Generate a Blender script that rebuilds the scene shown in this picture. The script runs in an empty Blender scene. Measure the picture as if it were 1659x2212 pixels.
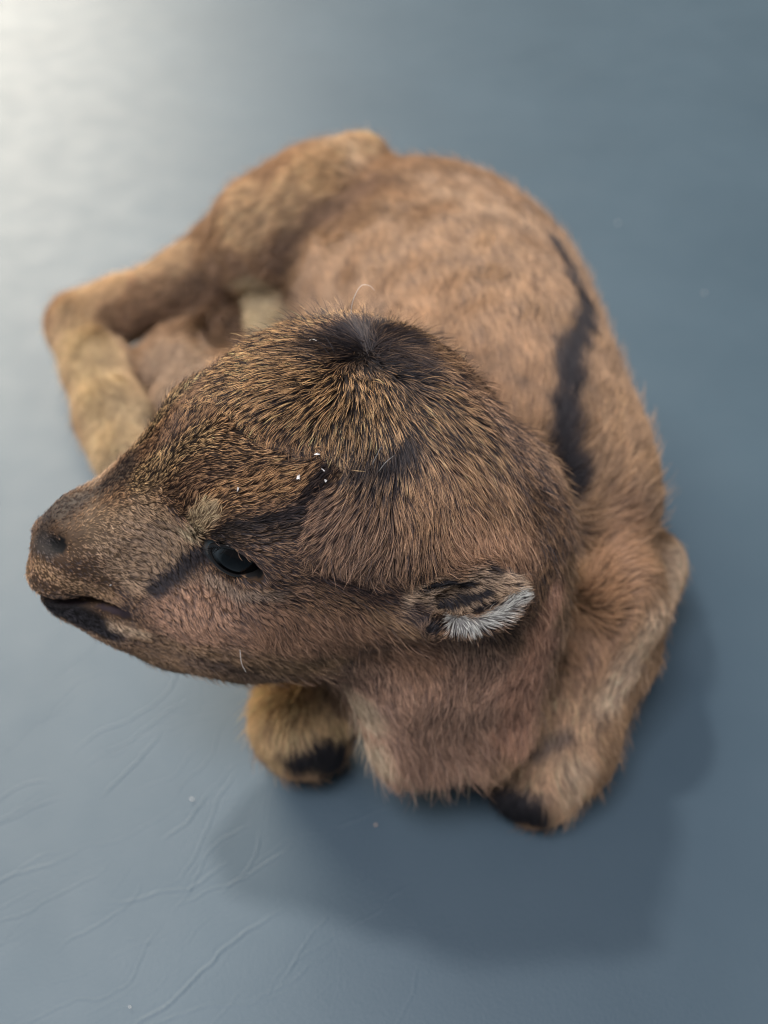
import bpy, math, os
import numpy as np
from mathutils import Vector
from mathutils.bvhtree import BVHTree

# ------------------------------------------------------------------ camera
sc = bpy.context.scene
PITCH = math.radians(48.0)
CAM = np.array([0.0, -0.140, 0.256])
R_ = np.array([1.0, 0.0, 0.0])
F_ = np.array([0.0, math.cos(PITCH), -math.sin(PITCH)])
U_ = np.array([0.0, math.sin(PITCH), math.cos(PITCH)])
TAN = math.tan(math.radians(55.0) / 2)
camd = bpy.data.cameras.new('camera')
cam = bpy.data.objects.new('camera', camd)
sc.collection.objects.link(cam)
cam.location = CAM
cam.rotation_euler = (math.pi / 2 - PITCH, 0, 0)
camd.sensor_fit = 'VERTICAL'
camd.angle = math.radians(55.0)
camd.clip_start = 0.01
camd.clip_end = 50
camd.dof.use_dof = True
camd.dof.focus_distance = 0.182
camd.dof.aperture_fstop = 7.5
camd.sensor_height = 24.0
camd.angle = math.radians(55.0)
sc.camera = cam

# ------------------------------------------------------------------ world, lamps, exposure
w = bpy.data.worlds.new('World'); sc.world = w; w.use_nodes = True
bg = w.node_tree.nodes['Background']
bg.inputs[0].default_value = (0.92, 0.95, 1.0, 1)
bg.inputs[1].default_value = 0.18
def area(name, loc, target, sx, sy, power, col):
    l = bpy.data.lights.new(name, 'AREA'); l.shape = 'RECTANGLE'; l.size = sx; l.size_y = sy
    l.energy = power; l.color = col
    o = bpy.data.objects.new(name, l); sc.collection.objects.link(o)
    o.location = loc
    o.rotation_euler = (Vector(target) - Vector(loc)).to_track_quat('-Z', 'Y').to_euler()
    return o
area('window_light', (-1.35, 2.2, 1.35), (-0.1, 0.15, 0.0), 1.7, 2.3, 150, (1.0, 0.90, 0.75))
area('ceiling_light', (-0.85, 0.62, 2.3), (0, 0.05, 0), 0.15, 0.15, 24, (1.0, 0.97, 0.93))
area('ceiling_light', (-0.42, -0.55, 2.1), (0, 0.05, 0), 0.9, 0.6, 42, (0.95, 0.94, 1.0))
sc.view_settings.view_transform = 'Standard'
sc.view_settings.look = 'None'
sc.view_settings.exposure = 0.10
sc.view_settings.gamma = 1.0
sc.cycles.use_denoising = True
sc.cycles.max_bounces = 8
sc.cycles.diffuse_bounces = 3
sc.cycles.glossy_bounces = 4
sc.cycles.transmission_bounces = 6
sc.cycles.sample_clamp_indirect = 6
sc.cycles.filter_width = 1.15
sc.cycles_curves.shape = 'RIBBONS'
sc.cycles_curves.subdivisions = 2

FUR = 1.0            # fur density factor
rng = np.random.default_rng(7)

# ------------------------------------------------------------------ small helpers
def ray(px, py):
    """direction through a point given on a 1659 x 2212 tracing of the view"""
    return F_ + R_ * ((px - 829.5) / 1106 * TAN) + U_ * ((1106 - py) / 1106 * TAN)
def P(px, py, z):
    d = ray(px, py); return CAM + d * ((z - CAM[2]) / d[2])
def D(px, py, depth):
    return CAM + ray(px, py) * depth
def nrm(v):
    v = np.asarray(v, float); return v / (np.linalg.norm(v, axis=-1, keepdims=True) + 1e-12)
def srgb(r, g, b):
    c = np.array([r, g, b], float) / 255
    return np.where(c <= 0.04045, c / 12.92, ((c + 0.055) / 1.055) ** 2.4)
def smooth(e0, e1, x):
    t = np.clip((x - e0) / (e1 - e0), 0, 1); return t * t * (3 - 2 * t)
class Noise:
    """sum of random plane waves: a smooth field in 3-D"""
    def __init__(self, seed, scale, n=24):
        g = np.random.default_rng(seed)
        self.k = g.normal(size=(n, 3)) / scale; self.p = g.uniform(0, 6.283, n); self.n = n
    def __call__(self, X):
        o = np.zeros(len(X))
        for k, p in zip(self.k, self.p): o += np.sin(X @ k + p)
        return o / math.sqrt(self.n * 0.5)
def link(o, parent=None):
    sc.collection.objects.link(o)
    if parent is not None: o.parent = parent
    return o
def mesh_obj(name, V, faces, mat, parent=None, smooth_=True):
    me = bpy.data.meshes.new(name)
    me.from_pydata([tuple(v) for v in V], [], [tuple(f) for f in faces])
    me.update()
    if smooth_: me.polygons.foreach_set('use_smooth', np.ones(len(me.polygons), bool))
    me.materials.append(mat)
    return link(bpy.data.objects.new(name, me), parent)
def new_mat(name):
    m = bpy.data.materials.new(name); m.use_nodes = True
    nt = m.node_tree
    return m, nt, nt.nodes['Principled BSDF']

# ------------------------------------------------------------------ padded vinyl table top
def build_tabletop():
    xs_f = np.arange(-0.135, 0.030, 0.00030); ys_f = np.arange(-0.090, 0.060, 0.00030)
    def grow(a, lim, s=1):
        out = []; st = 0.0006; x = a
        while (lim - x) * s > 0:
            x += s * st; st = min(st * 1.25, 0.12); out.append(x)
        return out
    xs = np.array(grow(xs_f[0], -3.0, -1)[::-1] + list(xs_f) + grow(xs_f[-1], 3.0))
    ys = np.array(grow(ys_f[0], -1.5, -1)[::-1] + list(ys_f) + grow(ys_f[-1], 4.0))
    X, Y = np.meshgrid(xs, ys, indexing='ij')
    Z = np.zeros_like(X)
    g = np.random.default_rng(11)
    # creases: wandering lines running from lower left to upper right
    n = 280
    for i in range(n):
        big = i < 70
        x, y = g.uniform(-0.125, 0.0), g.uniform(-0.085, 0.03)
        a = g.normal(0.62, 0.22); L = g.uniform(0.02, 0.055) if big else g.uniform(0.008, 0.022)
        pts = []; st = 0.001
        for k in range(int(L / st)):
            pts.append((x, y)); a += g.normal(0, 0.16); a += (0.68 - a) * 0.06
            x += math.cos(a) * st; y += math.sin(a) * st
        pts = np.array(pts)
        wd = g.uniform(0.00028, 0.00045) if big else g.uniform(0.00024, 0.00034)
        hgt = g.uniform(0.00005, 0.00013) if big else g.uniform(0.000025, 0.00006)
        hgt *= 1.7; hgt *= 0.35 + 0.65 * float(smooth(0.02, -0.05, pts[:, 0].mean()))
        i0, i1 = np.searchsorted(xs, [pts[:, 0].min() - .003, pts[:, 0].max() + .003])
        j0, j1 = np.searchsorted(ys, [pts[:, 1].min() - .003, pts[:, 1].max() + .003])
        sx, sy = X[i0:i1, j0:j1], Y[i0:i1, j0:j1]
        best = np.full(sx.shape, 1e9); tt = np.zeros(sx.shape)
        for k, (ax, ay) in enumerate(pts):
            d = (sx - ax) ** 2 + (sy - ay) ** 2
            mk = d < best; best[mk] = d[mk]; tt[mk] = k / len(pts)
        taper = np.clip(np.minimum(tt, 1 - tt) * 5, 0, 1)
        d = np.sqrt(best)
        # a fold: small ridge with a groove beside it
        Z[i0:i1, j0:j1] += hgt * taper * (np.exp(-(d / wd) ** 2) - 0.25 * np.exp(-((d - 1.5 * wd) / wd) ** 2))
    # the padding is not quite flat
    nz = Noise(3, 0.12)
    Q = np.stack([X.ravel(), Y.ravel(), np.zeros(X.size)], 1)
    Z += (nz(Q) * 0.00018).reshape(X.shape) - 0.0004
    nx, ny = X.shape
    V = np.stack([X.ravel(), Y.ravel(), Z.ravel()], 1)
    idx = np.arange(nx * ny).reshape(nx, ny)
    F = np.stack([idx[:-1, :-1], idx[1:, :-1], idx[1:, 1:], idx[:-1, 1:]], -1).reshape(-1, 4)
    m, nt, b = new_mat('grey blue vinyl')
    N, Lk = nt.nodes.new, nt.links.new
    tc = N('ShaderNodeTexCoord')
    n1 = N('ShaderNodeTexNoise'); n1.inputs['Scale'].default_value = 14; n1.inputs['Detail'].default_value = 5
    Lk(tc.outputs['Object'], n1.inputs['Vector'])
    cr = N('ShaderNodeValToRGB')
    cr.color_ramp.elements[0].position = 0.3; cr.color_ramp.elements[1].position = 0.75
    cr.color_ramp.elements[0].color = (*srgb(58, 76, 88), 1); cr.color_ramp.elements[1].color = (*srgb(64, 82, 94), 1)
    Lk(n1.outputs['Fac'], cr.inputs['Fac']); Lk(cr.outputs['Color'], b.inputs['Base Color'])
    n2 = N('ShaderNodeTexNoise'); n2.inputs['Scale'].default_value = 60; n2.inputs['Detail'].default_value = 6
    Lk(tc.outputs['Object'], n2.inputs['Vector'])
    mr = N('ShaderNodeMapRange'); mr.inputs['From Min'].default_value = 0.3; mr.inputs['From Max'].default_value = 0.7
    mr.inputs['To Min'].default_value = 0.50; mr.inputs['To Max'].default_value = 0.55
    Lk(n2.outputs['Fac'], mr.inputs['Value']); Lk(mr.outputs['Result'], b.inputs['Roughness'])
    # leather grain
    v = N('ShaderNodeTexVoronoi'); v.inputs['Scale'].default_value = 1400
    Lk(tc.outputs['Object'], v.inputs['Vector'])
    n3 = N('ShaderNodeTexNoise'); n3.inputs['Scale'].default_value = 320; n3.inputs['Detail'].default_value = 4
    Lk(tc.outputs['Object'], n3.inputs['Vector'])
    b1 = N('ShaderNodeBump'); b1.inputs['Strength'].default_value = 0.12; b1.inputs['Distance'].default_value = 0.0003
    b2 = N('ShaderNodeBump'); b2.inputs['Strength'].default_value = 0.02; b2.inputs['Distance'].default_value = 0.0008
    Lk(v.outputs['Distance'], b1.inputs['Height']); Lk(n3.outputs['Fac'], b2.inputs['Height'])
    Lk(b1.outputs['Normal'], b2.inputs['Normal']); Lk(b2.outputs['Normal'], b.inputs['Normal'])
    b.inputs['Specular IOR Level'].default_value = 0.5
    me = bpy.data.meshes.new('tabletop')
    me.from_pydata(V.tolist(), [], F.tolist()); me.update()
    me.polygons.foreach_set('use_smooth', np.ones(len(me.polygons), bool))
    me.materials.append(m)
    o = link(bpy.data.objects.new('tabletop', me))
    o['kind'] = 'structure'
    o['label'] = 'creased grey blue vinyl table top with a soft sheen'
    o['category'] = 'table top'
    return o
tabletop = build_tabletop()

# ------------------------------------------------------------------ the animal's body: one implicit surface
VOX = 0.00095
LO = np.array([-0.165, -0.055, -0.006]); HI = np.array([0.115, 0.245, 0.165])
dims = np.ceil((HI - LO) / VOX).astype(int)
vol = np.full(dims, 0.05, np.float32)
gx = (LO[0] + VOX * np.arange(dims[0])).astype(np.float32)
gy = (LO[1] + VOX * np.arange(dims[1])).astype(np.float32)
gz = (LO[2] + VOX * np.arange(dims[2])).astype(np.float32)
def region(lo, hi):
    a = np.clip(((np.asarray(lo) - LO) / VOX).astype(int), 0, dims)
    b = np.clip(((np.asarray(hi) - LO) / VOX).astype(int) + 2, 0, dims)
    sl = tuple(slice(x, y) for x, y in zip(a, b))
    return sl, gx[sl[0]][:, None, None], gy[sl[1]][None, :, None], gz[sl[2]][None, None, :]
def union(sl, d, k):
    a = vol[sl]
    h = np.maximum(k - np.abs(a - d), 0) / k
    vol[sl] = np.minimum(a, d) - h * h * k * 0.25
def carve(sl, d, k):
    a = vol[sl]; d = -d
    h = np.maximum(k - np.abs(a - d), 0) / k
    vol[sl] = np.maximum(a, d) + h * h * k * 0.25
def cone(a, b, ra, rb, k=0.008, op=union):
    """tapered capsule"""
    a = np.asarray(a, float); b = np.asarray(b, float); m = max(ra, rb) + k + 0.004
    sl, X, Y, Z = region(np.minimum(a, b) - m, np.maximum(a, b) + m)
    ab = b - a; L2 = ab @ ab + 1e-12
    t = np.clip(((X - a[0]) * ab[0] + (Y - a[1]) * ab[1] + (Z - a[2]) * ab[2]) / L2, 0, 1)
    d = np.sqrt((X - a[0] - t * ab[0]) ** 2 + (Y - a[1] - t * ab[1]) ** 2 + (Z - a[2] - t * ab[2]) ** 2)
    op(sl, d - (ra + (rb - ra) * t), k)
def chain(pts, k=0.008):
    for (a, ra), (b, rb) in zip(pts[:-1], pts[1:]): cone(a, b, ra, rb, k)
def ellipsoid(c, axes, radii, k=0.008, op=union):
    c = np.asarray(c, float); m = max(radii) + k + 0.004
    sl, X, Y, Z = region(c - m, c + m)
    q = 0; q2 = 0
    for ax, r in zip(axes, radii):
        t = (X - c[0]) * ax[0] + (Y - c[1]) * ax[1] + (Z - c[2]) * ax[2]
        q = q + (t / r) ** 2; q2 = q2 + (t / (r * r)) ** 2
    k0 = np.sqrt(q); k1 = np.sqrt(q2) + 1e-9
    op(sl, k0 * (k0 - 1) / k1, k)
WORLD = np.eye(3)

# head frame: f to the nose, u to the crown, s to the animal's left (towards the camera)
hf = nrm([-0.978, -0.185, 0.060]); hu = nrm(np.array([0.0, 0.14, 1.0]) - hf * (np.array([0.0, 0.14, 1.0]) @ hf)); hs = np.cross(hu, hf)
HO = D(722, 1075, 0.212)
def H(xf, s, u): return HO + (hf * xf + hs * s + hu * u) * 0.001
def HP(px, py, s):
    """point on the plane s mm to the left of the head's midplane"""
    d = ray(px, py); o = CAM - HO - hs * s * 0.001
    return CAM + d * (-(o @ hs) / (d @ hs))
def loft(st, k, n=2.3, lo=None):
    """head of superelliptic cross-sections: st rows are xf, centre u, half height, half width (mm)"""
    st = np.array(sorted(st), float)
    sl, X, Y, Z = region(HO - 0.095, HO + 0.095)
    x = ((X - HO[0]) * hf[0] + (Y - HO[1]) * hf[1] + (Z - HO[2]) * hf[2]) * 1000
    s = ((X - HO[0]) * hs[0] + (Y - HO[1]) * hs[1] + (Z - HO[2]) * hs[2]) * 1000
    u = ((X - HO[0]) * hu[0] + (Y - HO[1]) * hu[1] + (Z - HO[2]) * hu[2]) * 1000
    xs = np.linspace(st[0, 0], st[-1, 0], 240)
    def cub(col):
        # smooth (Catmull-Rom) profile
        t = st[:, 0]; v = st[:, col]; m = np.gradient(v, t)
        i = np.clip(np.searchsorted(t, xs) - 1, 0, len(t) - 2); hh = t[i + 1] - t[i]; q = (xs - t[i]) / hh
        return ((2*q**3-3*q**2+1)*v[i] + (q**3-2*q**2+q)*hh*m[i] + (-2*q**3+3*q**2)*v[i+1] + (q**3-q**2)*hh*m[i+1])
    xc = np.clip(x, st[0, 0], st[-1, 0])
    uc = np.interp(xc, xs, cub(1)).astype(np.float32); hh = np.interp(xc, xs, cub(2)).astype(np.float32); ww = np.interp(xc, xs, cub(3)).astype(np.float32)
    over = np.maximum(np.maximum(st[0, 0] - x, x - st[-1, 0]), 0)
    q = (np.abs(s / ww) ** n + np.abs((u - uc) / hh) ** n) ** (1 / n)
    mn = np.minimum(ww, hh)
    d = (q - 1) * mn * 0.92
    d = np.where(over > 0, np.where(d > 0, np.sqrt(d * d + over * over), np.maximum(d, over)), d)
    union(sl, (d * 0.001).astype(np.float32), k)

def build_volume():
    global vol
    # trunk, rolled on to its left side towards the rear
    ellipsoid((0.036, 0.062, 0.046), WORLD, (0.034, 0.045, 0.042), 0.01)
    ellipsoid((0.030, 0.100, 0.048), WORLD, (0.0415, 0.058, 0.0445), 0.02)
    ellipsoid((0.022, 0.146, 0.045), WORLD, (0.0465, 0.053, 0.0415), 0.02)
    ellipsoid((0.006, 0.172, 0.042), WORLD, (0.041, 0.034, 0.037), 0.02)
    # right hind leg: thigh, shank, hock, cannon
    chain([(P(776, 374, 0.069), 0.0122), (P(690, 445, 0.063), 0.0180), (P(592, 512, 0.051), 0.0198), (P(500, 565, 0.036), 0.0165)], 0.010)
    chain([(P(560, 530, 0.040), 0.016), (P(420, 605, 0.030), 0.0126), (P(260, 668, 0.022), 0.0106), (P(180, 705, 0.018), 0.0115)], 0.006)
    chain([(P(180, 705, 0.018), 0.0118), (P(212, 800, 0.016), 0.0108), (P(245, 900, 0.015), 0.0112), (P(270, 985, 0.014), 0.0095)], 0.006)
    # left hind leg, tucked under the belly, its foot showing inside the bend
    chain([(P(570, 840, 0.016), 0.015), (P(440, 815, 0.013), 0.0120), (P(385, 870, 0.010), 0.0095)], 0.004)
    chain([(P(620, 720, 0.022), 0.018), (P(500, 745, 0.016), 0.0145), (P(400, 775, 0.013), 0.0125), (P(330, 800, 0.010), 0.0100)], 0.006)
    ellipsoid(P(492, 712, 0.026), WORLD, (0.011, 0.013, 0.013), 0.004, carve)      # hollow between leg and belly
    cone(P(600, 470, 0.045), P(548, 445, 0.030), 0.014, 0.0085, 0.008)       # tail
    # shoulder
    ellipsoid((0.058, 0.056, 0.043), nrm(np.array([[1, .1, 0], [-.1, 1, 0.3], [0, -.3, 1]])), (0.0185, 0.034, 0.031), 0.010)
    # folded left foreleg: elbow, forearm, knee
    chain([(P(1388, 1225, 0.028), 0.0120), (P(1318, 1400, 0.025), 0.0112), (P(1180, 1588, 0.018), 0.0138), (P(1148, 1662, 0.0135), 0.0122)], 0.006)
    cone(P(1290, 1310, 0.046), P(1195, 1560, 0.022), 0.0165, 0.0135, 0.010)      # upper arm down to the knee
    chain([(P(760, 1480, 0.030), 0.016), (P(675, 1545, 0.020), 0.0135), (P(650, 1572, 0.0125), 0.0105)], 0.006)
    volA = vol; vol = np.full(dims, 0.05, np.float32)
    # chest and neck
    ellipsoid((0.014, 0.014, 0.041), WORLD, (0.034, 0.034, 0.034), 0.012)
    ellipsoid(P(1060, 1530, 0.040), WORLD, (0.012, 0.013, 0.015), 0.010)
    ellipsoid(P(868, 1545, 0.036), WORLD, (0.013, 0.013, 0.016), 0.010)
    chain([((0.015, 0.014, 0.046), 0.029), (D(945, 1300, 0.238), 0.0265), (H(-26, 0, -12), 0.027)], 0.010)
    # head
    loft([(63, -6, 4.5, 5.5), (58.5, -6, 8.8, 9.2), (50, -5.0, 11.8, 11.6), (38, -1.6, 18, 16.2), (28, -0.8, 26, 22.5), (17, 1, 31.5, 27.5),
          (4, 2.2, 34.3, 30), (-9, 1.6, 34.6, 31.5), (-22, -3.5, 34, 31), (-34, -13, 31, 28.5), (-42, -24, 23, 23), (-50, -28, 15, 16)], 0.006)
    for q in (-4, 4):     # lower jaw
        chain([(HP(156, 1292, q * .7), 0.0050), (HP(270, 1312, q), 0.0066)], 0.002)
        chain([(HP(290, 1310, q), 0.0068), (HP(400, 1328, q), 0.0088), (HP(540, 1332, q * 1.6), 0.0108), (HP(690, 1320, q * 2), 0.013)], 0.010)
        chain([(HP(340, 1285, q * 2.4), 0.0050), (HP(480, 1305, q * 3.4), 0.0060), (HP(620, 1315, q * 4.2), 0.007)], 0.010)
    ellipsoid(HP(128, 1232, 0), np.array([hf, hs, hu]), (0.0066, 0.0085, 0.0058), 0.004)       # upper lip
    for sd in (1, -1):
        mir = lambda p: p if sd > 0 else p - 2 * hs * ((p - HO) @ hs)
        ex = nrm(hf * 0.93 + hu * 0.36 - hs * sd * 0.20); 
        en = nrm(hs * sd * 0.92 + hf * 0.35 + hu * 0.12); ez = np.cross(ex, en); 
        ec = mir(EYE_C)
        ellipsoid(ec - en * 0.001, np.array([ex, ez, en]), (0.0100, 0.0080, 0.0086), 0.007)          # lids
        ellipsoid(mir(HP(540, 1112, 18)), np.array([ex, ez, en]), (0.013, 0.0045, 0.0045), 0.010)      # brow
        ellipsoid(mir(HP(405, 1215, 17.5)) + en * 0.003, np.array([ex, ez, en]), (0.008, 0.006, 0.0032), 0.009, carve)  # gland in front of the eye
        ellipsoid(ec + en * 0.0068 - ez * 0.0, np.array([ex, ez, en]), (0.0060, 0.0030, 0.0062), 0.0014, carve)     # lid opening
        # nostril
        ellipsoid(mir(HP(116, 1178, 7.6)) + hf * 0.0012, np.array([nrm(hf + hs * sd), hu, nrm(hs * sd - hf)]), (0.0028, 0.0021, 0.0060), 0.0012, carve)
        # ear: a short cup laid back against the head
        b0, b1 = EAR_B, EAR_T
        al = nrm(b1 - b0); en_ = nrm(CAM - (b0 + b1) / 2); en_ = nrm(en_ - al * (en_ @ al)); aw = np.cross(en_, al)
        def mv(v): return v if sd > 0 else v - 2 * hs * (v @ hs)
        A3 = np.array([mv(al), mv(aw), mv(en_)])
        ellipsoid(mir((b0 + b1) / 2), A3, (0.0115, 0.0066, 0.0034), 0.0025)
        cone(mir(b0 - al * 0.002 - en_ * 0.003), mir(b0 + al * 0.006), 0.0055, 0.0045, 0.004)
        ellipsoid(mir((b0 + b1) / 2 + en_ * 0.0030 + al * 0.001), A3, (0.0090, 0.0040, 0.0034), 0.0012, carve)
    mf, mc = MOUTH_F, MOUTH_C                     # mouth: a thin gap right across, from the lips to the corners
    ml = mf - mc; ml = ml - hs * (ml @ hs); mw = nrm(ml); mid = (mf + mc) / 2; mid = mid - hs * ((mid - HO) @ hs)
    ellipsoid(mid + mw * 0.004, np.array([mw, hs, nrm(np.cross(mw, hs))]), (np.linalg.norm(ml) / 2 + 0.0048, 0.030, 0.0014), 0.0008, carve)
    volB = vol; vol = volA
    g = 0.0090 * np.exp(-((volA / 0.007) ** 2 + (volB / 0.007) ** 2))     # fold where the neck meets the shoulder
    union((slice(None),) * 3, volB, 0.003)
    vol += g
MOUTH_F, MOUTH_C = HP(104, 1276, 4), HP(270, 1320, 13.5)
EYE_C = HP(524, 1160, 18.5)
EAR_B, EAR_T = HP(915, 1300, 29.5), HP(1112, 1288, 34)
build_volume()

def surface_nets(v, lo, h):
    s = v < 0
    c = s[:-1, :-1, :-1].astype(np.int8)
    for dx in (0, 1):
        for dy in (0, 1):
            for dz in (0, 1):
                if dx + dy + dz:
                    c = c + s[dx:v.shape[0]-1+dx, dy:v.shape[1]-1+dy, dz:v.shape[2]-1+dz]
    I = np.argwhere((c > 0) & (c < 8))
    idx = np.full(c.shape, -1, np.int32); idx[tuple(I.T)] = np.arange(len(I))
    acc = np.zeros((len(I), 3)); cnt = np.zeros(len(I))
    corners = [np.array(q) for q in np.ndindex(2, 2, 2)]
    val = {tuple(q): v[I[:, 0]+q[0], I[:, 1]+q[1], I[:, 2]+q[2]] for q in corners}
    for q in corners:
        for ax in range(3):
            if q[ax] == 0:
                r = q.copy(); r[ax] = 1
                a, b = val[tuple(q)], val[tuple(r)]
                m = (a < 0) != (b < 0)
                t = np.where(m, a / np.where(m, a - b, 1), 0)
                p = np.repeat(q[None].astype(float), len(I), 0); p[:, ax] += t
                acc[m] += p[m]; cnt[m] += 1
    V = lo + h * (I + acc / cnt[:, None])
    faces = []
    for ax in range(3):
        o1, o2 = [(1, 2), (2, 0), (0, 1)][ax]
        a = [slice(1, -1)] * 3; a[ax] = slice(0, -1)
        b = [slice(1, -1)] * 3; b[ax] = slice(1, None)
        sa, sb = s[tuple(a)], s[tuple(b)]
        E = np.argwhere(sa != sb) + 1; E[:, ax] -= 1
        e = E.copy(); flip = s[tuple(E.T)]
        def at(d1, d2):
            g = e.copy(); g[:, o1] += d1; g[:, o2] += d2; return idx[tuple(g.T)]
        q = np.stack([at(-1, -1), at(0, -1), at(0, 0), at(-1, 0)], 1)
        q[~flip] = q[~flip][:, ::-1]
        faces.append(q)
    return V, np.concatenate(faces)
V, Fq = surface_nets(vol, LO, VOX)
del vol
bad = (Fq < 0).any(1); Fq = Fq[~bad]
def relax(V, F, n=2, lam=0.5):
    E = np.concatenate([F[:, [0, 1]], F[:, [1, 2]], F[:, [2, 3]], F[:, [3, 0]]])
    for _ in range(n):
        acc = np.zeros_like(V); cnt = np.zeros(len(V))
        for i, j in ((0, 1), (1, 0)):
            np.add.at(cnt, E[:, i], 1)
            for k in range(3): acc[:, k] += np.bincount(E[:, i], V[E[:, j], k], len(V))
        V = V + lam * (acc / np.maximum(cnt, 1)[:, None] - V)
    return V
V = relax(V, Fq, 2)
V[:, 2] = np.maximum(V[:, 2], -0.0002)

# ------------------------------------------------------------------ the animal: root, body skin
fawn = link(bpy.data.objects.new('antelope_fawn', None))
fawn.location = (0.02, 0.08, 0.0); fawn.empty_display_size = 0.02
fawn['label'] = 'brown furry baby antelope lying curled on the table top, head turned sideways'
fawn['category'] = 'antelope'
bpy.context.view_layer.update()
def child(o, parent=fawn):
    """parent without moving"""
    o.parent = parent; o.matrix_parent_inverse = parent.matrix_world.inverted()
    return o
Ft = np.concatenate([Fq[:, [0, 1, 2]], Fq[:, [0, 2, 3]]])
fn = np.cross(V[Ft[:, 1]] - V[Ft[:, 0]], V[Ft[:, 2]] - V[Ft[:, 0]])
VN = np.zeros_like(V)
for i in range(3):
    for k in range(3): VN[:, k] += np.bincount(Ft[:, i], fn[:, k], len(V))
VN = nrm(VN)
bvh = BVHTree.FromPolygons(V.tolist(), Fq.tolist())
def hit(px, py):
    h = bvh.ray_cast(Vector(CAM), Vector(ray(px, py)).normalized())
    return None if h[0] is None else np.array(h[0])
PXM = TAN / 1106

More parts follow.
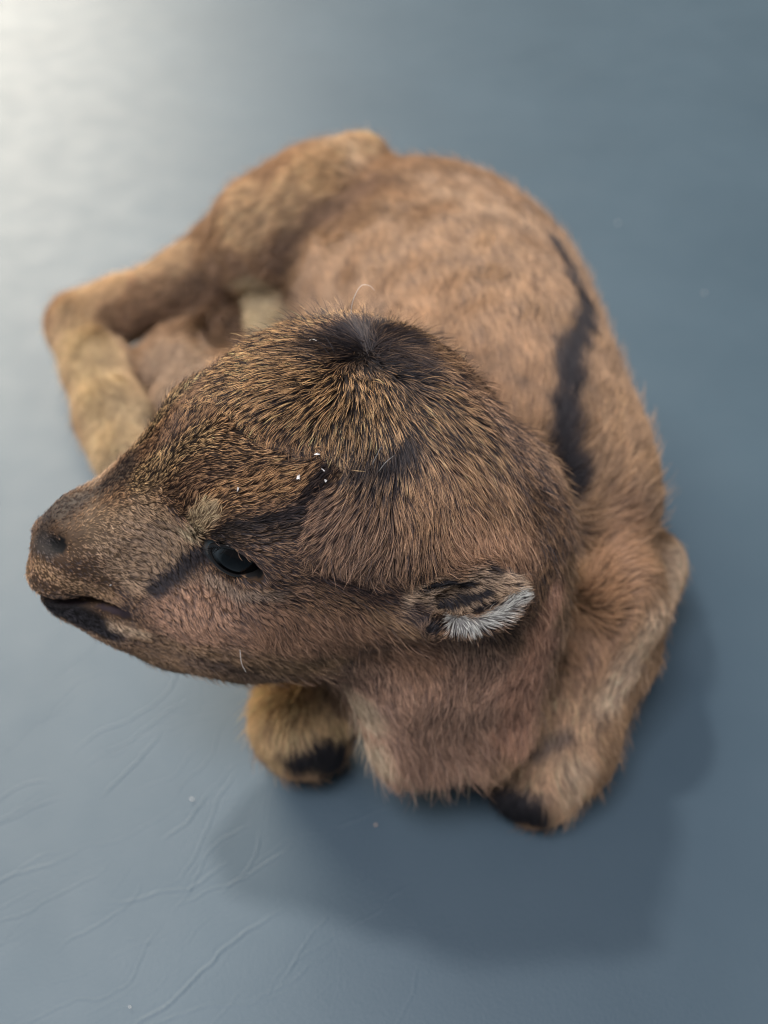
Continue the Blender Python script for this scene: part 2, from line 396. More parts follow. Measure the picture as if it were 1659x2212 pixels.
# combing guides: where on the coat, which way the tips point, length (mm), lift
GUIDES = [
 # muzzle
 (95, 1215, 60, 20, 1.0, .25), (150, 1100, 60, -50, 1.3, .25), (150, 1240, 60, 25, 1.3, .2), (250, 1040, 70, -45, 1.9, .3), (250, 1180, 60, 30, 1.8, .22),
 (330, 990, 70, -50, 2.6, .35), (350, 1100, 60, 20, 2.3, .25), (300, 1290, 60, 40, 2.0, .22), (190, 1340, 60, 15, 1.6, .3), (300, 1370, 60, 20, 2.2, .25),
 # forehead, brow
 (420, 900, 30, -60, 3.0, .35), (420, 1010, 70, -10, 2.8, .28), (520, 930, 70, 20, 3.6, .3), (600, 990, 80, 15, 4.0, .28), (550, 1060, 70, -18, 3.6, .28),
 (440, 1100, 40, -45, 2.6, .3), (480, 1145, 60, -30, 2.0, .25), (600, 1130, 60, -25, 2.4, .25), (660, 1050, 35, -45, 3.0, .3), (690, 1010, 20, -25, 3.0, .35),
 # eye surroundings, cheek
 (400, 1210, 40, 30, 1.8, .25), (470, 1270, 40, 40, 1.8, .25), (560, 1270, 60, 30, 2.4, .25), (620, 1210, 60, 30, 2.6, .25), (430, 1340, 30, 50, 3.2, .28),
 (600, 1340, 25, 60, 4.2, .3), (760, 1350, 25, 60, 4.8, .3), (560, 1430, 40, 40, 4.0, .3), (700, 1450, 25, 60, 5.0, .32), (740, 1260, 60, 25, 3.6, .25),
 (850, 1270, 60, 20, 3.2, .25), (860, 1350, 40, 50, 4.6, .28),
 # crown, whorl
 (800, 705, 0, -60, 5.5, .5), (720, 715, -45, -45, 5.5, .45), (880, 745, 50, -40, 6.0, .45), (700, 770, -60, 10, 6.5, .4), (620, 760, -60, 5, 6.5, .42),
 (560, 770, -60, 20, 5.5, .4), (500, 800, -55, 30, 4.5, .38), (450, 850, -40, 40, 3.2, .35), (620, 850, -50, 45, 6.5, .4), (720, 850, -25, 60, 7.0, .42), (800, 830, 0, 60, 7.0, .45),
 (560, 880, -40, 45, 5.0, .36), (640, 920, -20, 60, 5.0, .36), (730, 930, 0, 60, 6.0, .36), (850, 930, 15, 60, 7.0, .36), (800, 1000, -20, 60, 6.0, .38),
 (880, 790, 50, 25, 6.5, .45), (960, 820, 55, 30, 6.0, .38), (1050, 880, 50, 45, 5.5, .34), (950, 930, 35, 55, 7.0, .34), (1050, 1000, 40, 60, 6.5, .32), (1140, 980, 45, 60, 6.0, .32),
 (720, 1080, -50, 55, 5.0, .34), (790, 1090, -40, 60, 6.0, .34), (700, 1170, -30, 50, 4.5, .32), (800, 1190, -15, 60, 6.0, .32), (900, 1070, 5, 65, 6.5, .32), (1000, 1120, 15, 65, 6.0, .3),
 (900, 1200, 0, 60, 5.5, .28), (1100, 1130, 30, 60, 6.0, .3), (1180, 1130, 35, 60, 6.0, .34), (1080, 1220, 10, 50, 4.5, .3), (1180, 1260, 20, 65, 5.0, .3),
 # ear
 (930, 1280, 40, -8, 3.0, .45), (1000, 1250, 50, -20, 3.5, .5), (1060, 1240, 50, -5, 3.5, .5), (1110, 1275, 45, 5, 3.5, .5), (960, 1330, -20, 35, 2.8, .6), (1010, 1345, 5, 40, 3.2, .65),
 (1070, 1325, 35, 20, 3.2, .6), (1120, 1290, 45, -5, 2.6, .5), (1010, 1290, 20, 30, 3.2, .6),
 # neck, chest
 (900, 1400, 12, 65, 6.0, .3), (1050, 1400, 15, 65, 6.0, .3), (850, 1500, 20, 65, 6.0, .3), (1000, 1500, 5, 70, 6.5, .3), (1120, 1480, 15, 65, 6.0, .3),
 (800, 1560, 20, 65, 8.0, .35), (900, 1600, 5, 70, 9.5, .5), (1020, 1600, -5, 70, 9.0, .45), (880, 1615, 0, 70, 11.0, .7), (980, 1620, 0, 70, 11.0, .7), (700, 1490, 10, 60, 6.0, .3),
 # knees, forearm
 (600, 1500, -25, 60, 8.0, .5), (620, 1560, -5, 60, 9.0, .42), (690, 1600, 10, 60, 5.0, .35), (600, 1580, -15, 60, 8.0, .45), (1180, 1590, 0, 65, 8.0, .38), (1250, 1640, 20, 60, 8.0, .45), (1120, 1680, -5, 60, 5.0, .35),
 (1200, 1720, 10, 60, 8.0, .45), (1400, 1330, -40, 60, 4.5, .25), (1450, 1220, -5, 65, 4.0, .25), (1340, 1450, -40, 60, 5.0, .28),
 # shoulder, trunk
 (1300, 1130, 50, -45, 9.0, .38), (1370, 1080, 45, -45, 9.0, .42), (1300, 1280, 45, -15, 8.5, .36), (1370, 1200, 50, -20, 8.5, .4), (1240, 1430, 20, 55, 5.0, .3), (1215, 1330, 25, 40, 4.5, .3), (1235, 1200, 30, 20, 5.0, .3), (1290, 960, 25, -60, 8.5, .36),
 (1350, 920, 25, -60, 8.0, .42), (1180, 880, -5, -65, 8.0, .34), (1260, 780, 0, -65, 8.0, .36), (1080, 760, -10, -60, 7.5, .3), (950, 650, -15, -60, 7.0, .28), (1100, 600, -5, -60, 7.0, .28),
 (800, 580, -25, -50, 7.0, .28), (900, 450, -30, -45, 6.5, .26), (1100, 490, -20, -55, 6.5, .28), (680, 620, -30, -35, 7.0, .3), (1200, 570, -15, -60, 6.5, .3),
 # hind leg
 (785, 360, -30, -30, 6.5, .45), (750, 365, -55, 10, 7.5, .42), (700, 395, -60, 35, 8.0, .36), (600, 460, -60, 40, 8.0, .34), (650, 500, -55, 35, 6.5, .3), (760, 430, -45, 30, 6.0, .3), (520, 540, -60, 30, 7.0, .3), (540, 430, -50, 20, 6.0, .4), (400, 560, -60, 25, 6.0, .3), (400, 640, -55, 30, 6.5, .32),
 (280, 620, -60, 20, 5.5, .3), (150, 700, -10, 60, 5.5, .35), (200, 800, 10, 65, 6.0, .32), (260, 850, 20, 60, 6.0, .32), (220, 950, 15, 65, 7.0, .36), (400, 780, -40, 40, 5.0, .3), (340, 860, 10, 50, 5.0, .3),
]
gp, gd, gl, ga = [], [], [], []
for px, py, dx, dy, L, lift in GUIDES:
    h = hit(px, py)
    if h is None: print('guide misses', px, py); continue
    gp.append(h); gd.append(nrm(R_ * dx - U_ * dy)); gl.append(L); ga.append(lift)
# the far side of the head is combed as the near side
gp, gd, gl, ga = map(np.array, (gp, gd, gl, ga))
hd = ((gp - HO) @ hs > 0.004) & (np.linalg.norm(gp - HO, axis=1) < 0.075)
def mirror(p): return p - 2 * hs * ((p - HO) @ hs)[:, None]
gp = np.concatenate([gp, mirror(gp[hd])]); gd = np.concatenate([gd, gd[hd] - 2 * hs * (gd[hd] @ hs)[:, None]])
gl = np.concatenate([gl, gl[hd]]); ga = np.concatenate([ga, ga[hd]])
def comb(X):
    D_ = np.zeros((len(X), 3)); L = np.zeros(len(X)); A = np.zeros(len(X))
    for i in range(0, len(X), 40000):
        x = X[i:i+40000]
        w = 1 / (((x[:, None] - gp[None]) ** 2).sum(-1) + 4e-6) ** 2.2
        w /= w.sum(1, keepdims=True)
        D_[i:i+40000] = w @ gd; L[i:i+40000] = w @ gl; A[i:i+40000] = w @ ga
    return D_, L, A

# coat colours: strokes on the coat: points, radius, root colour, tip colour, strength, softness
PAINT = [
 # head ground colour
 ([(250, 1150), (400, 1150), (600, 1100), (800, 1000), (1000, 1050), (1100, 1200)], 330, (60, 42, 32), (150, 110, 76), 1, .3),
 ([(950, 1450), (900, 1600), (1080, 1500), (800, 1500)], 190, (78, 55, 44), (178, 136, 112), 1, .4),
 ([(1180, 1300), (1150, 1420), (1110, 1560)], 70, (96, 66, 52), (172, 124, 98), .8, .5),
 ([(380, 1330), (560, 1350), (760, 1370), (880, 1400)], 95, (86, 58, 44), (156, 114, 86), .9, .5),
 ([(420, 1420), (560, 1455), (680, 1480)], 45, (66, 48, 40), (136, 106, 86), .7, .8),  # lower jaw shading, put into the coat colour
 # crown
 ([(560, 800), (640, 870), (780, 900), (900, 900), (980, 900)], 150, (20, 16, 15), (208, 158, 104), 1, .45),
 ([(480, 830), (420, 880)], 60, (36, 28, 22), (180, 136, 90), .8, .6),
 ([(1000, 850), (1080, 930), (1150, 1010)], 85, (44, 32, 28), (158, 118, 88), .8, .6),
 ([(950, 1040), (1050, 1090), (900, 1120)], 110, (74, 50, 38), (190, 142, 100), .85, .6),
 ([(740, 1120), (840, 1170), (760, 1200)], 90, (70, 49, 40), (178, 136, 108), .9, .95),
 ([(1000, 1160), (1120, 1180)], 80, (90, 60, 46), (182, 136, 104), .8, .6),
 ([(700, 740), (790, 765), (880, 790)], 72, (20, 16, 18), (56, 42, 38), .85, .8),
 ([(870, 830), (865, 890), (850, 950)], 48, (18, 15, 17), (66, 50, 42), .6, .9),
 ([(700, 720), (830, 720), (930, 770)], 40, (24, 18, 18), (150, 108, 66), .7, .7),
 ([(770, 985), (830, 985), (860, 940)], 42, (16, 14, 18), (46, 38, 40), .85, .8),
 # forehead and brow
 ([(430, 950), (520, 960), (640, 985)], 60, (52, 38, 28), (172, 128, 86), .9, .5),
 ([(470, 1075), (560, 1060), (640, 1035)], 42, (66, 46, 30), (190, 140, 90), .9, .5),
 ([(500, 915), (600, 930), (680, 960)], 26, (48, 34, 24), (130, 92, 54), .7, .7),
 # muzzle
 ([(110, 1110), (200, 1055), (270, 1015)], 46, (52, 40, 35), (92, 75, 63), .9, .7),
 ([(300, 1040), (370, 990), (420, 950)], 48, (34, 27, 22), (182, 145, 100), .9, .6),
 ([(220, 1140), (330, 1120), (360, 1180), (280, 1230)], 74, (92, 72, 56), (166, 134, 104), .95, .6),
 ([(85, 1225), (140, 1260), (230, 1285)], 32, (110, 82, 58), (172, 132, 92), .9, .6),
 ([(92, 1172), (110, 1185)], 30, (46, 43, 44), (78, 72, 70), .85, .6),
 ([(118, 1172), (122, 1180)], 14, (12, 11, 12), (22, 20, 20), 1, .6),
 ([(115, 1300), (150, 1325), (200, 1345), (235, 1362)], 36, (24, 19, 20), (44, 36, 36), 1, .5),
 ([(240, 1350), (300, 1365)], 22, (130, 105, 85), (190, 160, 130), .8, .7),
 # dark marks round the eye
 ([(328, 1268), (365, 1240), (398, 1212), (430, 1190), (455, 1180)], 25, (24, 17, 17), (58, 43, 36), .95, .7),
 ([(455, 1165), (500, 1138), (560, 1128), (620, 1115)], 19, (24, 18, 17), (46, 36, 31), .9, .8),
 ([(600, 1130), (650, 1098), (670, 1060), (690, 1025)], 26, (36, 24, 20), (70, 48, 36), .95, .5),
 ([(470, 1165), (540, 1155), (600, 1150), (650, 1130)], 28, (40, 31, 26), (88, 68, 52), .7, .7),
 ([(400, 1150), (425, 1130), (445, 1110)], 29, (150, 122, 92), (222, 194, 154), 1, .6),
 ([(455, 1245), (510, 1275), (580, 1280)], 24, (86, 68, 58), (158, 132, 112), .8, .6),
 ([(690, 1235), (780, 1275), (880, 1290)], 26, (52, 33, 26), (98, 66, 48), .85, .6),
 # ear
 ([(900, 1290), (960, 1280), (1040, 1260), (1090, 1270)], 55, (80, 62, 50), (172, 142, 116), 1, .4),
 ([(890, 1320), (930, 1345)], 30, (60, 42, 34), (120, 90, 70), .9, .5),
 ([(985, 1338), (1020, 1348), (1075, 1325), (1122, 1288)], 15, (170, 166, 164), (226, 224, 222), 1, .7),
 ([(905, 1272), (950, 1262), (1000, 1255)], 13, (16, 13, 13), (28, 24, 24), 1, .5),
 ([(940, 1305), (990, 1288), (1040, 1270)], 13, (16, 13, 13), (28, 24, 24), 1, .5),
 ([(1020, 1312), (1055, 1304)], 13, (18, 15, 15), (34, 29, 29), 1, .5),
 ([(930, 1350), (950, 1345)], 14, (30, 24, 22), (56, 46, 42), 1, .5),
 ([(1040, 1215), (1060, 1230)], 14, (40, 28, 24), (80, 60, 50), .9, .6),
 # chest, knees
 ([(770, 1495), (785, 1550), (815, 1600)], 44, (140, 112, 90), (212, 184, 152), .9, .7),
 ([(560, 1500), (590, 1560), (640, 1560), (690, 1580)], 90, (124, 92, 60), (216, 176, 124), 1, .3),
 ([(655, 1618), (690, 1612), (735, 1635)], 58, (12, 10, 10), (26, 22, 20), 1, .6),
 ([(1200, 1560), (1200, 1640), (1215, 1720), (1130, 1680)], 78, (106, 79, 60), (194, 152, 116), 1, .4),
 ([(1170, 1590), (1220, 1560)], 26, (50, 43, 41), (100, 86, 80), .85, .7),
 ([(1235, 1640), (1225, 1690)], 34, (130, 106, 86), (206, 174, 144), .8, .9),
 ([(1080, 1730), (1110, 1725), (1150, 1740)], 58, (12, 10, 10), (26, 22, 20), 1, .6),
 ([(1460, 1190), (1450, 1260), (1400, 1380), (1325, 1490)], 50, (120, 96, 78), (192, 162, 134), .85, 1.0),
 # trunk
 ([(1330, 1150), (1310, 1260), (1260, 1400)], 80, (90, 64, 47), (158, 118, 86), .8, .7),
 ([(1320, 900), (1330, 1000)], 60, (100, 73, 52), (164, 126, 90), .8, .7),
 ([(900, 640), (1000, 700), (1100, 760), (1140, 880)], 130, (88, 63, 45), (154, 117, 83), .7, .7),
 ([(950, 420), (1060, 460), (1130, 500)], 50, (100, 76, 56), (160, 128, 98), .7, .8),
 ([(1205, 540), (1240, 600)], 22, (20, 17, 17), (36, 31, 30), 1, .6),
 ([(1245, 625), (1275, 680), (1265, 730), (1240, 790), (1230, 860)], 38, (14, 12, 12), (28, 24, 24), 1, .9),
 ([(1225, 900), (1205, 960), (1205, 1000), (1220, 1050)], 36, (16, 13, 13), (34, 28, 26), 1, .9),
 ([(905, 555), (910, 570)], 12, (60, 44, 34), (96, 70, 52), .8, .7),
 ([(820, 400), (740, 445), (660, 495), (610, 560)], 40, (74, 55, 45), (116, 89, 71), .65, .8),  # soft dark fold at the thigh, its shade painted into the coat
 # hind leg
 ([(790, 320), (720, 360), (620, 430), (540, 480), (540, 420)], 60, (114, 86, 62), (200, 164, 124), .9, .6),
 ([(400, 540), (280, 590), (160, 660), (120, 740)], 46, (122, 92, 66), (206, 170, 130), .9, .6),
 ([(540, 590), (430, 650), (320, 690), (240, 720)], 48, (74, 54, 42), (136, 104, 78), .8, .8),
 ([(175, 740), (200, 800), (230, 880), (230, 960), (290, 880)], 80, (140, 110, 78), (216, 184, 138), .95, .8),
 ([(570, 640), (590, 690)], 52, (196, 168, 128), (244, 218, 176), 1, .6),
 ([(360, 780), (420, 770), (430, 820), (380, 840)], 70, (140, 114, 94), (196, 166, 140), .9, .7),
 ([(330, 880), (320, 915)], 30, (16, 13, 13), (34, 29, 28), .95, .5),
]
def dense(pts, step=9):
    out = []
    for (x0, y0), (x1, y1) in zip(pts[:-1], pts[1:]):
        n = max(1, int(math.hypot(x1 - x0, y1 - y0) / step))
        out += [(x0 + (x1 - x0) * i / n, y0 + (y1 - y0) * i / n) for i in range(n)]
    return out + [pts[-1]]
strokes = []
for pts, r, c0, c1, st, so in PAINT:
    hs_ = [hit(x, y) for x, y in dense(pts, max(9, r / 4))]
    hs_ = np.array([h for h in hs_ if h is not None])
    if not len(hs_): print('paint misses', pts); continue
    # keep to one layer of depth: what lies within the stroke's neighbourhood
    med = np.median((hs_ - CAM) @ F_)
    if r < 100: hs_ = hs_[np.abs((hs_ - CAM) @ F_ - med) < 0.05]
    strokes.append((hs_, r * PXM * med, srgb(*c0), srgb(*c1), st, so))
edge_noise = Noise(5, 0.0022); edge_noise2 = Noise(9, 0.0009)
BASE0, BASE1 = srgb(84, 62, 46), srgb(146, 112, 80)
def coat(X):
    C0 = np.tile(BASE0, (len(X), 1)); C1 = np.tile(BASE1, (len(X), 1))
    ls = (X - HO) @ hs
    Xm = np.where((ls < 0)[:, None] & (np.linalg.norm(X - HO, axis=1) < 0.075)[:, None], X - 2 * hs * ls[:, None], X)
    en = edge_noise(X) + 0.6 * edge_noise2(X)
    for pts, r, c0, c1, st, so in strokes:
        lo, hi = pts.min(0) - r * 1.6, pts.max(0) + r * 1.6
        Q = Xm if np.linalg.norm(pts.mean(0) - HO) < 0.06 else X
        m = np.where(((Q > lo) & (Q < hi)).all(1))[0]
        if not len(m): continue
        best = np.full(len(m), 1e9)
        for p in pts: best = np.minimum(best, ((Q[m] - p) ** 2).sum(1))
        d = np.sqrt(best) / r * (1 + 0.10 * en[m])
        a = (st * (1 - smooth(1 - so, 1 + so * 0.5, d)))[:, None]
        C0[m] = C0[m] * (1 - a) + c0 * a; C1[m] = C1[m] * (1 - a) + c1 * a
    l0 = C0.mean(1, keepdims=True); l1 = C1.mean(1, keepdims=True)
    head_ = (1 - smooth(0.066, 0.084, np.linalg.norm(X - HO, axis=1)))[:, None]
    tip = 1.0 - 0.25 * head_ + 0.95 * head_ * smooth(0.028, 0.010, l0)
    C0 = (l0 + 0.9 * (C0 - l0)) * (0.60 - 0.12 * head_); C1 = (l1 + 0.83 * (C1 - l1)) * np.minimum(1 + tip * smooth(0.03, 0.12, l1), np.maximum(0.60 / l1, 1.0))
    C1 = C1 * np.array([0.99, 1.0, 0.92])
    return C0, C1

# bare skin: nostrils, mouth, eye openings
BARE = [(HP(116, 1178, 8), 0.0024), (EYE_C, 0.0096)]
MOUTH = np.array([MOUTH_F + (MOUTH_C - MOUTH_F) * t for t in np.linspace(-0.05, 1, 14)])
def bare(X):
    ls = (X - HO) @ hs
    Xm = np.where((ls < 0)[:, None], X - 2 * hs * ls[:, None], X)
    m = np.zeros(len(X), bool)
    for c, r in BARE[:1]: m |= ((Xm - c) ** 2).sum(1) < r * r
    q = Xm - EYE_C; e0, e1, e2 = q @ EYE_X, q @ EYE_Z, q @ EYE_N
    m |= (e0 / 0.0056) ** 2 + (e1 / 0.0032) ** 2 + ((e2 - 0.006) / 0.008) ** 2 < 1
    mo = np.zeros(len(X), bool)
    for c in MOUTH: mo |= ((Xm - c) ** 2).sum(1) < 0.0018 ** 2
    return m, mo
EYE_X = nrm(hf * 0.93 + hu * 0.36 - hs * 0.20); EYE_N = nrm(hs * 0.92 + hf * 0.35 + hu * 0.12); EYE_N = nrm(EYE_N - EYE_X * (EYE_N @ EYE_X)); EYE_Z = np.cross(EYE_X, EYE_N)

# skin mesh with coat colour underneath the hair
c0, c1 = coat(V); mb, mo = bare(V)
sk = (c0 * 0.85 + c1 * 0.15) * 0.7
sk[mb] = srgb(14, 13, 13); sk[mo] = srgb(54, 43, 46)
mskin, nt, b = new_mat('coat skin')
at = nt.nodes.new('ShaderNodeVertexColor'); at.layer_name = 'coat'
nt.links.new(at.outputs['Color'], b.inputs['Base Color'])
b.inputs['Roughness'].default_value = 0.7; b.inputs['Specular IOR Level'].default_value = 0.25
body = mesh_obj('body', V, Fq, mskin); child(body)
ca = body.data.color_attributes.new('coat', 'FLOAT_COLOR', 'POINT')
ca.data.foreach_set('color', np.concatenate([sk, np.ones((len(sk), 1))], 1).astype(np.float32).ravel())

# ------------------------------------------------------------------ fur
GAIN = 1.0
def hair_material():
    m = bpy.data.materials.new('fur'); m.use_nodes = True; nt = m.node_tree; nt.nodes.clear()
    out = nt.nodes.new('ShaderNodeOutputMaterial')
    a = nt.nodes.new('ShaderNodeAttribute'); a.attribute_name = 'hair_color'
    d = nt.nodes.new('ShaderNodeBsdfDiffuse')
    t = nt.nodes.new('ShaderNodeBsdfTranslucent')
    g = nt.nodes.new('ShaderNodeBsdfHair'); g.component = 'Reflection'
    g.inputs['RoughnessU'].default_value = 0.28; g.inputs['RoughnessV'].default_value = 0.5
    g.inputs['Color'].default_value = (0.80, 0.76, 0.84, 1)
    m1 = nt.nodes.new('ShaderNodeMixShader'); m1.inputs[0].default_value = 0.12
    m2 = nt.nodes.new('ShaderNodeMixShader'); m2.inputs[0].default_value = 0.045
    nt.links.new(a.outputs['Color'], d.inputs['Color']); nt.links.new(a.outputs['Color'], t.inputs['Color'])
    nt.links.new(d.outputs[0], m1.inputs[1]); nt.links.new(t.outputs[0], m1.inputs[2])
    nt.links.new(m1.outputs[0], m2.inputs[1]); nt.links.new(g.outputs[0], m2.inputs[2])
    nt.links.new(m2.outputs[0], out.inputs['Surface'])
    return m
mhair = hair_material()
WHORL = hit(795, 765)
tri_area = np.linalg.norm(fn, axis=1) / 2
def make_fur(name, N, weight, K, rad, seed, lenf=1.0, clump=0.0017, clump_s=0.75, bright=1.0):
    g = np.random.default_rng(seed)
    p = tri_area * weight; p = p / p.sum()
    ti = g.choice(len(Ft), N, p=p)
    r1, r2 = np.sqrt(g.random(N)), g.random(N)
    wts = np.stack([1 - r1, r1 * (1 - r2), r1 * r2], 1)
    X = (V[Ft[ti]] * wts[..., None]).sum(1); Nn = nrm((VN[Ft[ti]] * wts[..., None]).sum(1))
    mb, mo = bare(X)
    keep = ~(mb | mo) & (X[:, 2] > 0.0012)
    X, Nn = X[keep], Nn[keep]; N = len(X)
    Dv, L, A = comb(X)
    C0, C1 = coat(X); C1 = np.minimum(C1 * bright, np.maximum(C1, 0.75))
    L = np.maximum(L, 1.4) * 0.001 * lenf * g.uniform(0.7, 1.15, N)
    A = np.maximum(A, 0.30)
    # combing with a little disorder that drifts over the coat
    nz = [Noise(seed * 10 + i, 0.004) for i in range(3)]
    Dv = nrm(Dv) + 0.2 * np.stack([q(X) for q in nz], 1) + g.normal(0, 0.11, (N, 3))
    wd = np.exp(-(np.linalg.norm(X - WHORL, axis=1) / 0.010) ** 2)
    Dv += wd[:, None] * (g.normal(0, 0.38, (N, 3)) + 0.35 * np.stack([q(X * 1.3) for q in nz], 1))
    T = nrm(Dv - Nn * (Dv * Nn).sum(1, keepdims=True))
    A = A * g.uniform(0.6, 1.5, N)
    strag = g.random(N) < 0.028
    A[strag] *= 2.4; L[strag] *= 1.25
    B = nrm(np.cross(Nn, T))
    curl = g.normal(0, 0.16, N)[:, None] * B
    S = np.linspace(0, 1, K)
    pts = np.zeros((N, K, 3)); pts[:, 0] = X - Nn * 0.0001
    for k in range(1, K):
        s = (S[k] + S[k-1]) / 2
        d = nrm(T + Nn * (A * (1.45 - 1.25 * s))[:, None] + curl * s)
        pts[:, k] = pts[:, k-1] + d * (L / (K - 1))[:, None]
    # locks: tips of neighbours draw together
    cell = np.floor((X + 0.0006 * np.stack([q(X * 1.7) for q in nz], 1)) / clump).astype(np.int64) + 4000
    key = (cell[:, 0] * 9000 + cell[:, 1]) * 9000 + cell[:, 2]
    _, inv, cnt = np.unique(key, return_inverse=True, return_counts=True)
    cl = g.uniform(0.1, 1.0, len(cnt))[inv] * clump_s
    cl[strag] = 0
    tip = pts[:, -1]; mean = np.stack([np.bincount(inv, tip[:, k]) / cnt for k in range(3)], 1)[inv]
    pts += ((mean - tip)[:, None, :] * (S ** 1.6)[None, :, None]) * cl[:, None, None]
    pts[..., 2] = np.maximum(pts[..., 2], 0.0004 + g.random(N)[:, None] * 0.0012)
    # colour: dark root to pale tip, some hairs dark all along
    tv = g.random((len(cnt)))[inv]
    amt = np.clip(0.6 + 0.42 * tv + g.normal(0, 0.16, N), 0.1, 1.05)
    dark = smooth(0.030, 0.007, C0.mean(1))                       # ticked coat: black hairs, some with a pale tip
    amt *= np.where(g.random(N) < 0.14 + 0.44 * dark, 0.22 - 0.20 * dark, 1.0)
    lo_ = 0.10 + 0.22 * dark
    prof = np.clip((S[None] - lo_[:, None]) / 0.5, 0, 1); prof = prof * prof * (3 - 2 * prof)
    col = C0[:, None] + (C1 - C0)[:, None] * (amt[:, None] * prof)[..., None]
    col *= np.exp(g.normal(0, 0.13, N))[:, None, None] * (1 + 0.07 * nz[0](X * 0.8))[:, None, None].clip(.6, 1.4)
    col = np.clip(col * GAIN, 0.004, 0.9)
    rr = rad * g.uniform(0.75, 1.25, N)[:, None] * np.clip(1.05 - S ** 2.2, 0.12, 1)[None]
    hc = bpy.data.hair_curves.new(name)
    hc.add_curves([K] * N)
    hc.attributes['position'].data.foreach_set('vector', pts.astype(np.float32).ravel())
    ra = hc.attributes.get('radius') or hc.attributes.new('radius', 'FLOAT', 'POINT')
    ra.data.foreach_set('value', rr.astype(np.float32).ravel())
    ha = hc.attributes.new('hair_color', 'FLOAT_COLOR', 'POINT')
    ha.data.foreach_set('color', np.concatenate([col, np.ones((N, K, 1))], 2).astype(np.float32).ravel())
    hc.materials.append(mhair)
    o = link(bpy.data.objects.new(name, hc)); child(o)
    return o
tc_ = V[Ft].mean(1)
dh = np.linalg.norm(tc_ - HO, axis=1)
is_head = 1 - smooth(0.062, 0.074, dh)
up = (fn / (np.linalg.norm(fn, axis=1, keepdims=True) + 1e-20))[:, 2]
ah = (tri_area * is_head).sum() * 1e6; ab = (tri_area * (1 - is_head)).sum() * 1e6
print('areas mm2', ah, ab)
muz = smooth(0.030, 0.045, (tc_ - HO) @ hf)
make_fur('muzzle_fur', int(4.6e4 * FUR), smooth(0.036, 0.047, (tc_ - HO) @ hf), 4, 0.000048, 23, lenf=0.78, clump=0.0010)
make_fur('head_fur', int(ah * 11.0 * FUR), is_head * (1 - 0.85 * smooth(0.040, 0.050, (tc_ - HO) @ hf)), 5, 0.000055, 21, lenf=0.88)
front = (1 - is_head) * smooth(0.075, 0.055, tc_[:, 1]) * np.where(tc_[:, 2] > 0.004, 1, 0)
make_fur('guard_hair', int(1.8e4 * FUR), front + 0.25 * (1 - is_head), 6, 0.000062, 24, lenf=0.85, clump=0.0032, clump_s=0.85, bright=1.25)
make_fur('body_fur', int(ab * 5.6 * FUR), (1 - is_head) * np.where(tc_[:, 2] > 0.001, 1, 0), 5, 0.000068, 22, lenf=0.88, clump=0.0020, clump_s=0.55)

# ------------------------------------------------------------------ eyes
def eye_material():
    m, nt, b = new_mat('dark eye')
    a = nt.nodes.new('ShaderNodeVertexColor'); a.layer_name = 'eye'
    nt.links.new(a.outputs['Color'], b.inputs['Base Color']); b.inputs['Roughness'].default_value = 0.35; b.inputs['Specular IOR Level'].default_value = 0.0
    b.inputs['Coat Weight'].default_value = 1.0; b.inputs['Coat Roughness'].default_value = 0.05; b.inputs['Coat IOR'].default_value = 1.36
    return m
def lid_material():
    m, nt, b = new_mat('black lid skin')
    b.inputs['Base Color'].default_value = (0.010, 0.009, 0.009, 1); b.inputs['Roughness'].default_value = 0.18
    return m
meye, mlid = eye_material(), lid_material()
UPZ = 1 if EYE_Z @ hu > 0 else -1
def make_eye(sd):
    def mv(v): return v if sd > 0 else v - 2 * hs * (v @ hs)
    c = EYE_C if sd > 0 else EYE_C - 2 * hs * ((EYE_C - HO) @ hs)
    X, Z, N = mv(EYE_X), mv(EYE_Z), mv(EYE_N)
    r = 0.0078; vs, fs = [], []
    nu, nv = 28, 16
    for i in range(nv + 1):
        th = math.pi * i / nv
        for j in range(nu):
            ph = 2 * math.pi * j / nu
            rr = r * (1 + 0.035 * math.exp(-(th / 0.5) ** 2))              # the cornea bulges
            vs.append(c + (N * math.cos(th) + X * math.sin(th) * math.cos(ph) + Z * math.sin(th) * math.sin(ph)) * rr)
    for i in range(nv):
        for j in range(nu):
            fs.append((i * nu + j, i * nu + (j + 1) % nu, (i + 1) * nu + (j + 1) % nu, (i + 1) * nu + j))
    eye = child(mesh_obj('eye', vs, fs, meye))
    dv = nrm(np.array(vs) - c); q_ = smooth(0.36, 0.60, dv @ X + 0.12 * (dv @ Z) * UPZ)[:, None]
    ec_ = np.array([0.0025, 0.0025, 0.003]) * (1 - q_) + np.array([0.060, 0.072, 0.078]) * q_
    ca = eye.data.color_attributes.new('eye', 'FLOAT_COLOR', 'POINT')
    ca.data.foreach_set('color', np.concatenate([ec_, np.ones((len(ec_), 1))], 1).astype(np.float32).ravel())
    vs, fs = [], []; n, q = 48, 8; R0 = 0.0082
    cen = []
    for i in range(n):
        a = 2 * math.pi * i / n
        x = 0.0057 * math.cos(a); z = (0.0030 if math.sin(a) * UPZ > 0 else 0.0035) * math.sin(a) * (0.82 + 0.18 * abs(math.sin(a)))
        cen.append(c + X * x + Z * z + N * math.sqrt(R0 * R0 - x * x - z * z))
    cen = np.array(cen); mid = cen.mean(0)
    for i in range(n):
        t = nrm(cen[(i + 1) % n] - cen[i - 1]); o = nrm(cen[i] - c); e = np.cross(t, o)
        rad = 0.00030
        for k in range(q):
            b_ = 2 * math.pi * k / q
            vs.append(cen[i] + (o * math.cos(b_) + e * math.sin(b_) * 1.5) * rad)
    for i in range(n):
        for k in range(q):
            fs.append((i * q + k, i * q + (k + 1) % q, ((i + 1) % n) * q + (k + 1) % q, ((i + 1) % n) * q + k))
    lid = mesh_obj('eyelid', vs, fs, mlid); child(lid, fawn)
    return eye
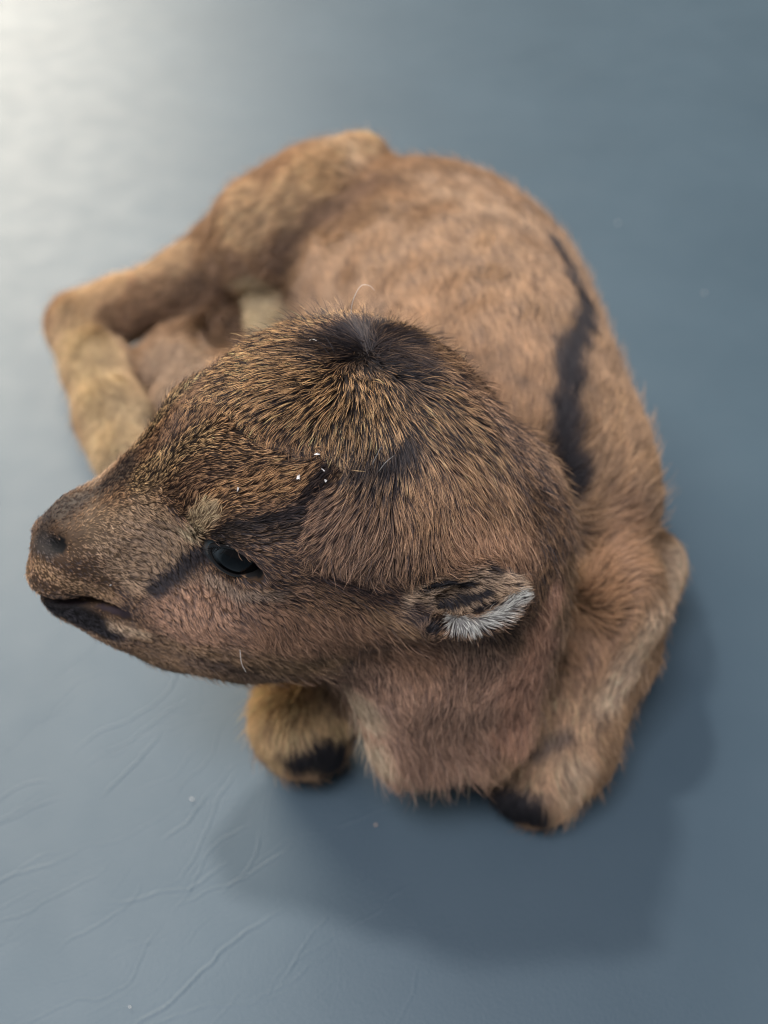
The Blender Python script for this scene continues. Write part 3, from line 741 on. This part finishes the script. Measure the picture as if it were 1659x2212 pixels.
make_eye(1); make_eye(-1)

# ------------------------------------------------------------------ crumbs
mflake, nt, b = new_mat('white flake')
b.inputs['Base Color'].default_value = (0.72, 0.70, 0.68, 1); b.inputs['Roughness'].default_value = 0.6
mcrumb, nt, b = new_mat('tan crumb')
b.inputs['Base Color'].default_value = (0.62, 0.45, 0.34, 1); b.inputs['Roughness'].default_value = 0.7
def flake(name, pos, nor, size, mat, label, cat, group, seed):
    g = np.random.default_rng(seed)
    n = nrm(np.asarray(nor)); t = nrm(np.cross(n, g.normal(size=3))); e = np.cross(n, t)
    k = 9; ang = np.sort(g.uniform(0, 6.283, k)); size *= 0.68; rad = g.uniform(0.35, 1.0, k) * size
    st = g.uniform(0.4, 0.8)
    ring = [t * math.cos(a) * r + e * math.sin(a) * r * st for a, r in zip(ang, rad)]
    cup = [n * size * g.uniform(-0.05, 0.45) for _ in range(k)]
    th = n * size * 0.18
    vs = [p + c for p, c in zip(ring, cup)] + [p * 0.9 + c + th for p, c in zip(ring, cup)] + [n * 0, th * 1.6]
    fs = [(i, (i + 1) % k, (i + 1) % k + k, i + k) for i in range(k)] + [((i + 1) % k, i, 2 * k) for i in range(k)] + [(i + k, (i + 1) % k + k, 2 * k + 1) for i in range(k)]
    o = mesh_obj(name, vs, fs, mat, None, False)
    o.location = pos
    o['label'] = label; o['category'] = cat; o['group'] = group
    return o
def on_mat(px, py): 
    p = P(px, py, 0.0); return p + np.array([0, 0, 0.0001])
def on_coat(px, py, lift=0.0022):
    h = bvh.ray_cast(Vector(CAM), Vector(ray(px, py)).normalized())
    return np.array(h[0]) + np.array(h[1]) * lift, np.array(h[1]) + nrm(CAM - np.array(h[0])) * 0.7
flake('lint_flake', on_mat(415, 1727), (0, 0, 1), 0.0011, mflake, 'small white flake on the table top left of the front knees', 'flake', 'bits on the table top', 1)
flake('crumb', on_mat(812, 1783), (0, 0, 1), 0.0009, mcrumb, 'tiny tan crumb on the table top in front of the chest', 'crumb', 'bits on the table top', 2)
flake('lint_flake', on_mat(1335, 483), (0, 0, 1), 0.0013, mflake, 'white fleck on the table top to the right of the back', 'flake', 'bits on the table top', 3)
flake('lint_flake', on_mat(1521, 634), (0, 0, 1), 0.0009, mflake, 'faint white fleck near the right edge of the table top', 'flake', 'bits on the table top', 4)
flake('lint_flake', on_mat(280, 2212 - 36), (0, 0, 1), 0.0007, mflake, 'white speck among the creases at the bottom of the picture', 'flake', 'bits on the table top', 5)
for i, (x, y, sz, lab) in enumerate([
    (686, 983, .0011, 'uppermost white flake of skin stuck in the fur behind the brow'), (648, 1030, .0010, 'white flake in the fur at the left end of the brow cluster'),
    (700, 1014, .0008, 'white flake just below the brow cluster in dark fur'), (704, 1035, .0008, 'curled white flake in dark brown fur above the eye stripe'),
    (521, 1060, .0008, 'small white flake on the golden brow above the eye'), (243, 1258, .0006, 'tiny white speck on the upper lip fur of the muzzle')]):
    p, n = on_coat(x, y, 0.0020 if x > 300 else 0.0009)
    flake('skin_flake', p, n, sz, mflake, lab, 'flake', 'white flakes on the fur', 20 + i)

# ------------------------------------------------------------------ a few long pale hairs standing out of the coat
mpale, nt, b = new_mat('pale hair')
b.inputs['Base Color'].default_value = (0.72, 0.68, 0.64, 1); b.inputs['Roughness'].default_value = 0.4
def strand(px, py, path, rad=0.00007):
    """a thin hair: path lists screen-like steps right, up and out of the coat in mm"""
    root, n = on_coat(px, py, 0.001); n = nrm(n)
    pts = [root] + [root + (R_ * a + U_ * c + n * d) * 0.001 for a, c, d in path]
    P4 = np.array([pts[0]] + pts + [pts[-1]]); out = []
    for i in range(1, len(P4) - 2):
        for t in np.linspace(0, 1, 5, endpoint=False):
            out.append(0.5 * (2*P4[i] + (P4[i+1]-P4[i-1])*t + (2*P4[i-1]-5*P4[i]+4*P4[i+1]-P4[i+2])*t*t + (3*P4[i]-P4[i-1]-3*P4[i+1]+P4[i+2])*t**3))
    out.append(pts[-1]); vs, fs = [], []
    for i, p in enumerate(out):
        t = nrm(out[min(i+1, len(out)-1)] - out[max(i-1, 0)]); e = nrm(np.cross(t, n + 1e-3)); f = np.cross(t, e)
        r = rad * (1 - 0.7 * i / (len(out) - 1))
        vs += [p + (e * math.cos(a) + f * math.sin(a)) * r for a in (0, 2.09, 4.19)]
    for i in range(len(out) - 1):
        fs += [(3*i+k, 3*i+(k+1) % 3, 3*i+3+(k+1) % 3, 3*i+3+k) for k in range(3)]
    return child(mesh_obj('stray_hair', vs, fs, mpale))
strand(757, 700, [(0.3, 1.8, 2.2), (1.8, 3.6, 3.8), (3.6, 3.4, 4.2), (4.6, 2.4, 4.2)])
strand(668, 748, [(0.9, -0.6, 1.8), (1.9, -1.5, 2.8)], 0.00009)
strand(800, 1010, [(0.8, 2.0, 2.2), (1.7, 3.8, 3.4)])
strand(815, 1020, [(1.2, 1.8, 2.2), (2.6, 3.0, 3.0)])
strand(520, 1395, [(0.5, -1.5, 2.0), (1.5, -2.8, 3.0)])

# eyelashes of the near and the far eye
def lashes(sd):
    g = np.random.default_rng(5 + sd); K = 5; n = 26
    def mv(v): return v if sd > 0 else v - 2 * hs * (v @ hs)
    c = EYE_C if sd > 0 else EYE_C - 2 * hs * ((EYE_C - HO) @ hs)
    X, Z, N = mv(EYE_X), mv(EYE_Z) * UPZ, mv(EYE_N); pts = np.zeros((n, K, 3))
    for i in range(n):
        a = g.uniform(0.25, 2.9); x = 0.0056 * math.cos(a); z = 0.0025 * math.sin(a)
        r0 = c + X * x + Z * z + N * math.sqrt(0.0085 ** 2 - x * x - z * z)
        L = g.uniform(0.0022, 0.0042); d0 = nrm(N * 0.9 + Z * g.uniform(-0.5, 0.1) + X * (0.5 * math.cos(a) + g.normal(0, .2)))
        for k in range(K):
            t = k / (K - 1); pts[i, k] = r0 + d0 * L * t + Z * L * 0.35 * t * t
    hc = bpy.data.hair_curves.new('eyelashes'); hc.add_curves([K] * n)
    hc.attributes['position'].data.foreach_set('vector', pts.astype(np.float32).ravel())
    ra = hc.attributes.get('radius') or hc.attributes.new('radius', 'FLOAT', 'POINT')
    ra.data.foreach_set('value', np.tile(np.array([6e-5, 5.5e-5, 4.5e-5, 3e-5, 1e-5], np.float32), n))
    hc.materials.append(mlid)
    child(link(bpy.data.objects.new('eyelashes', hc)))
lashes(1); lashes(-1)
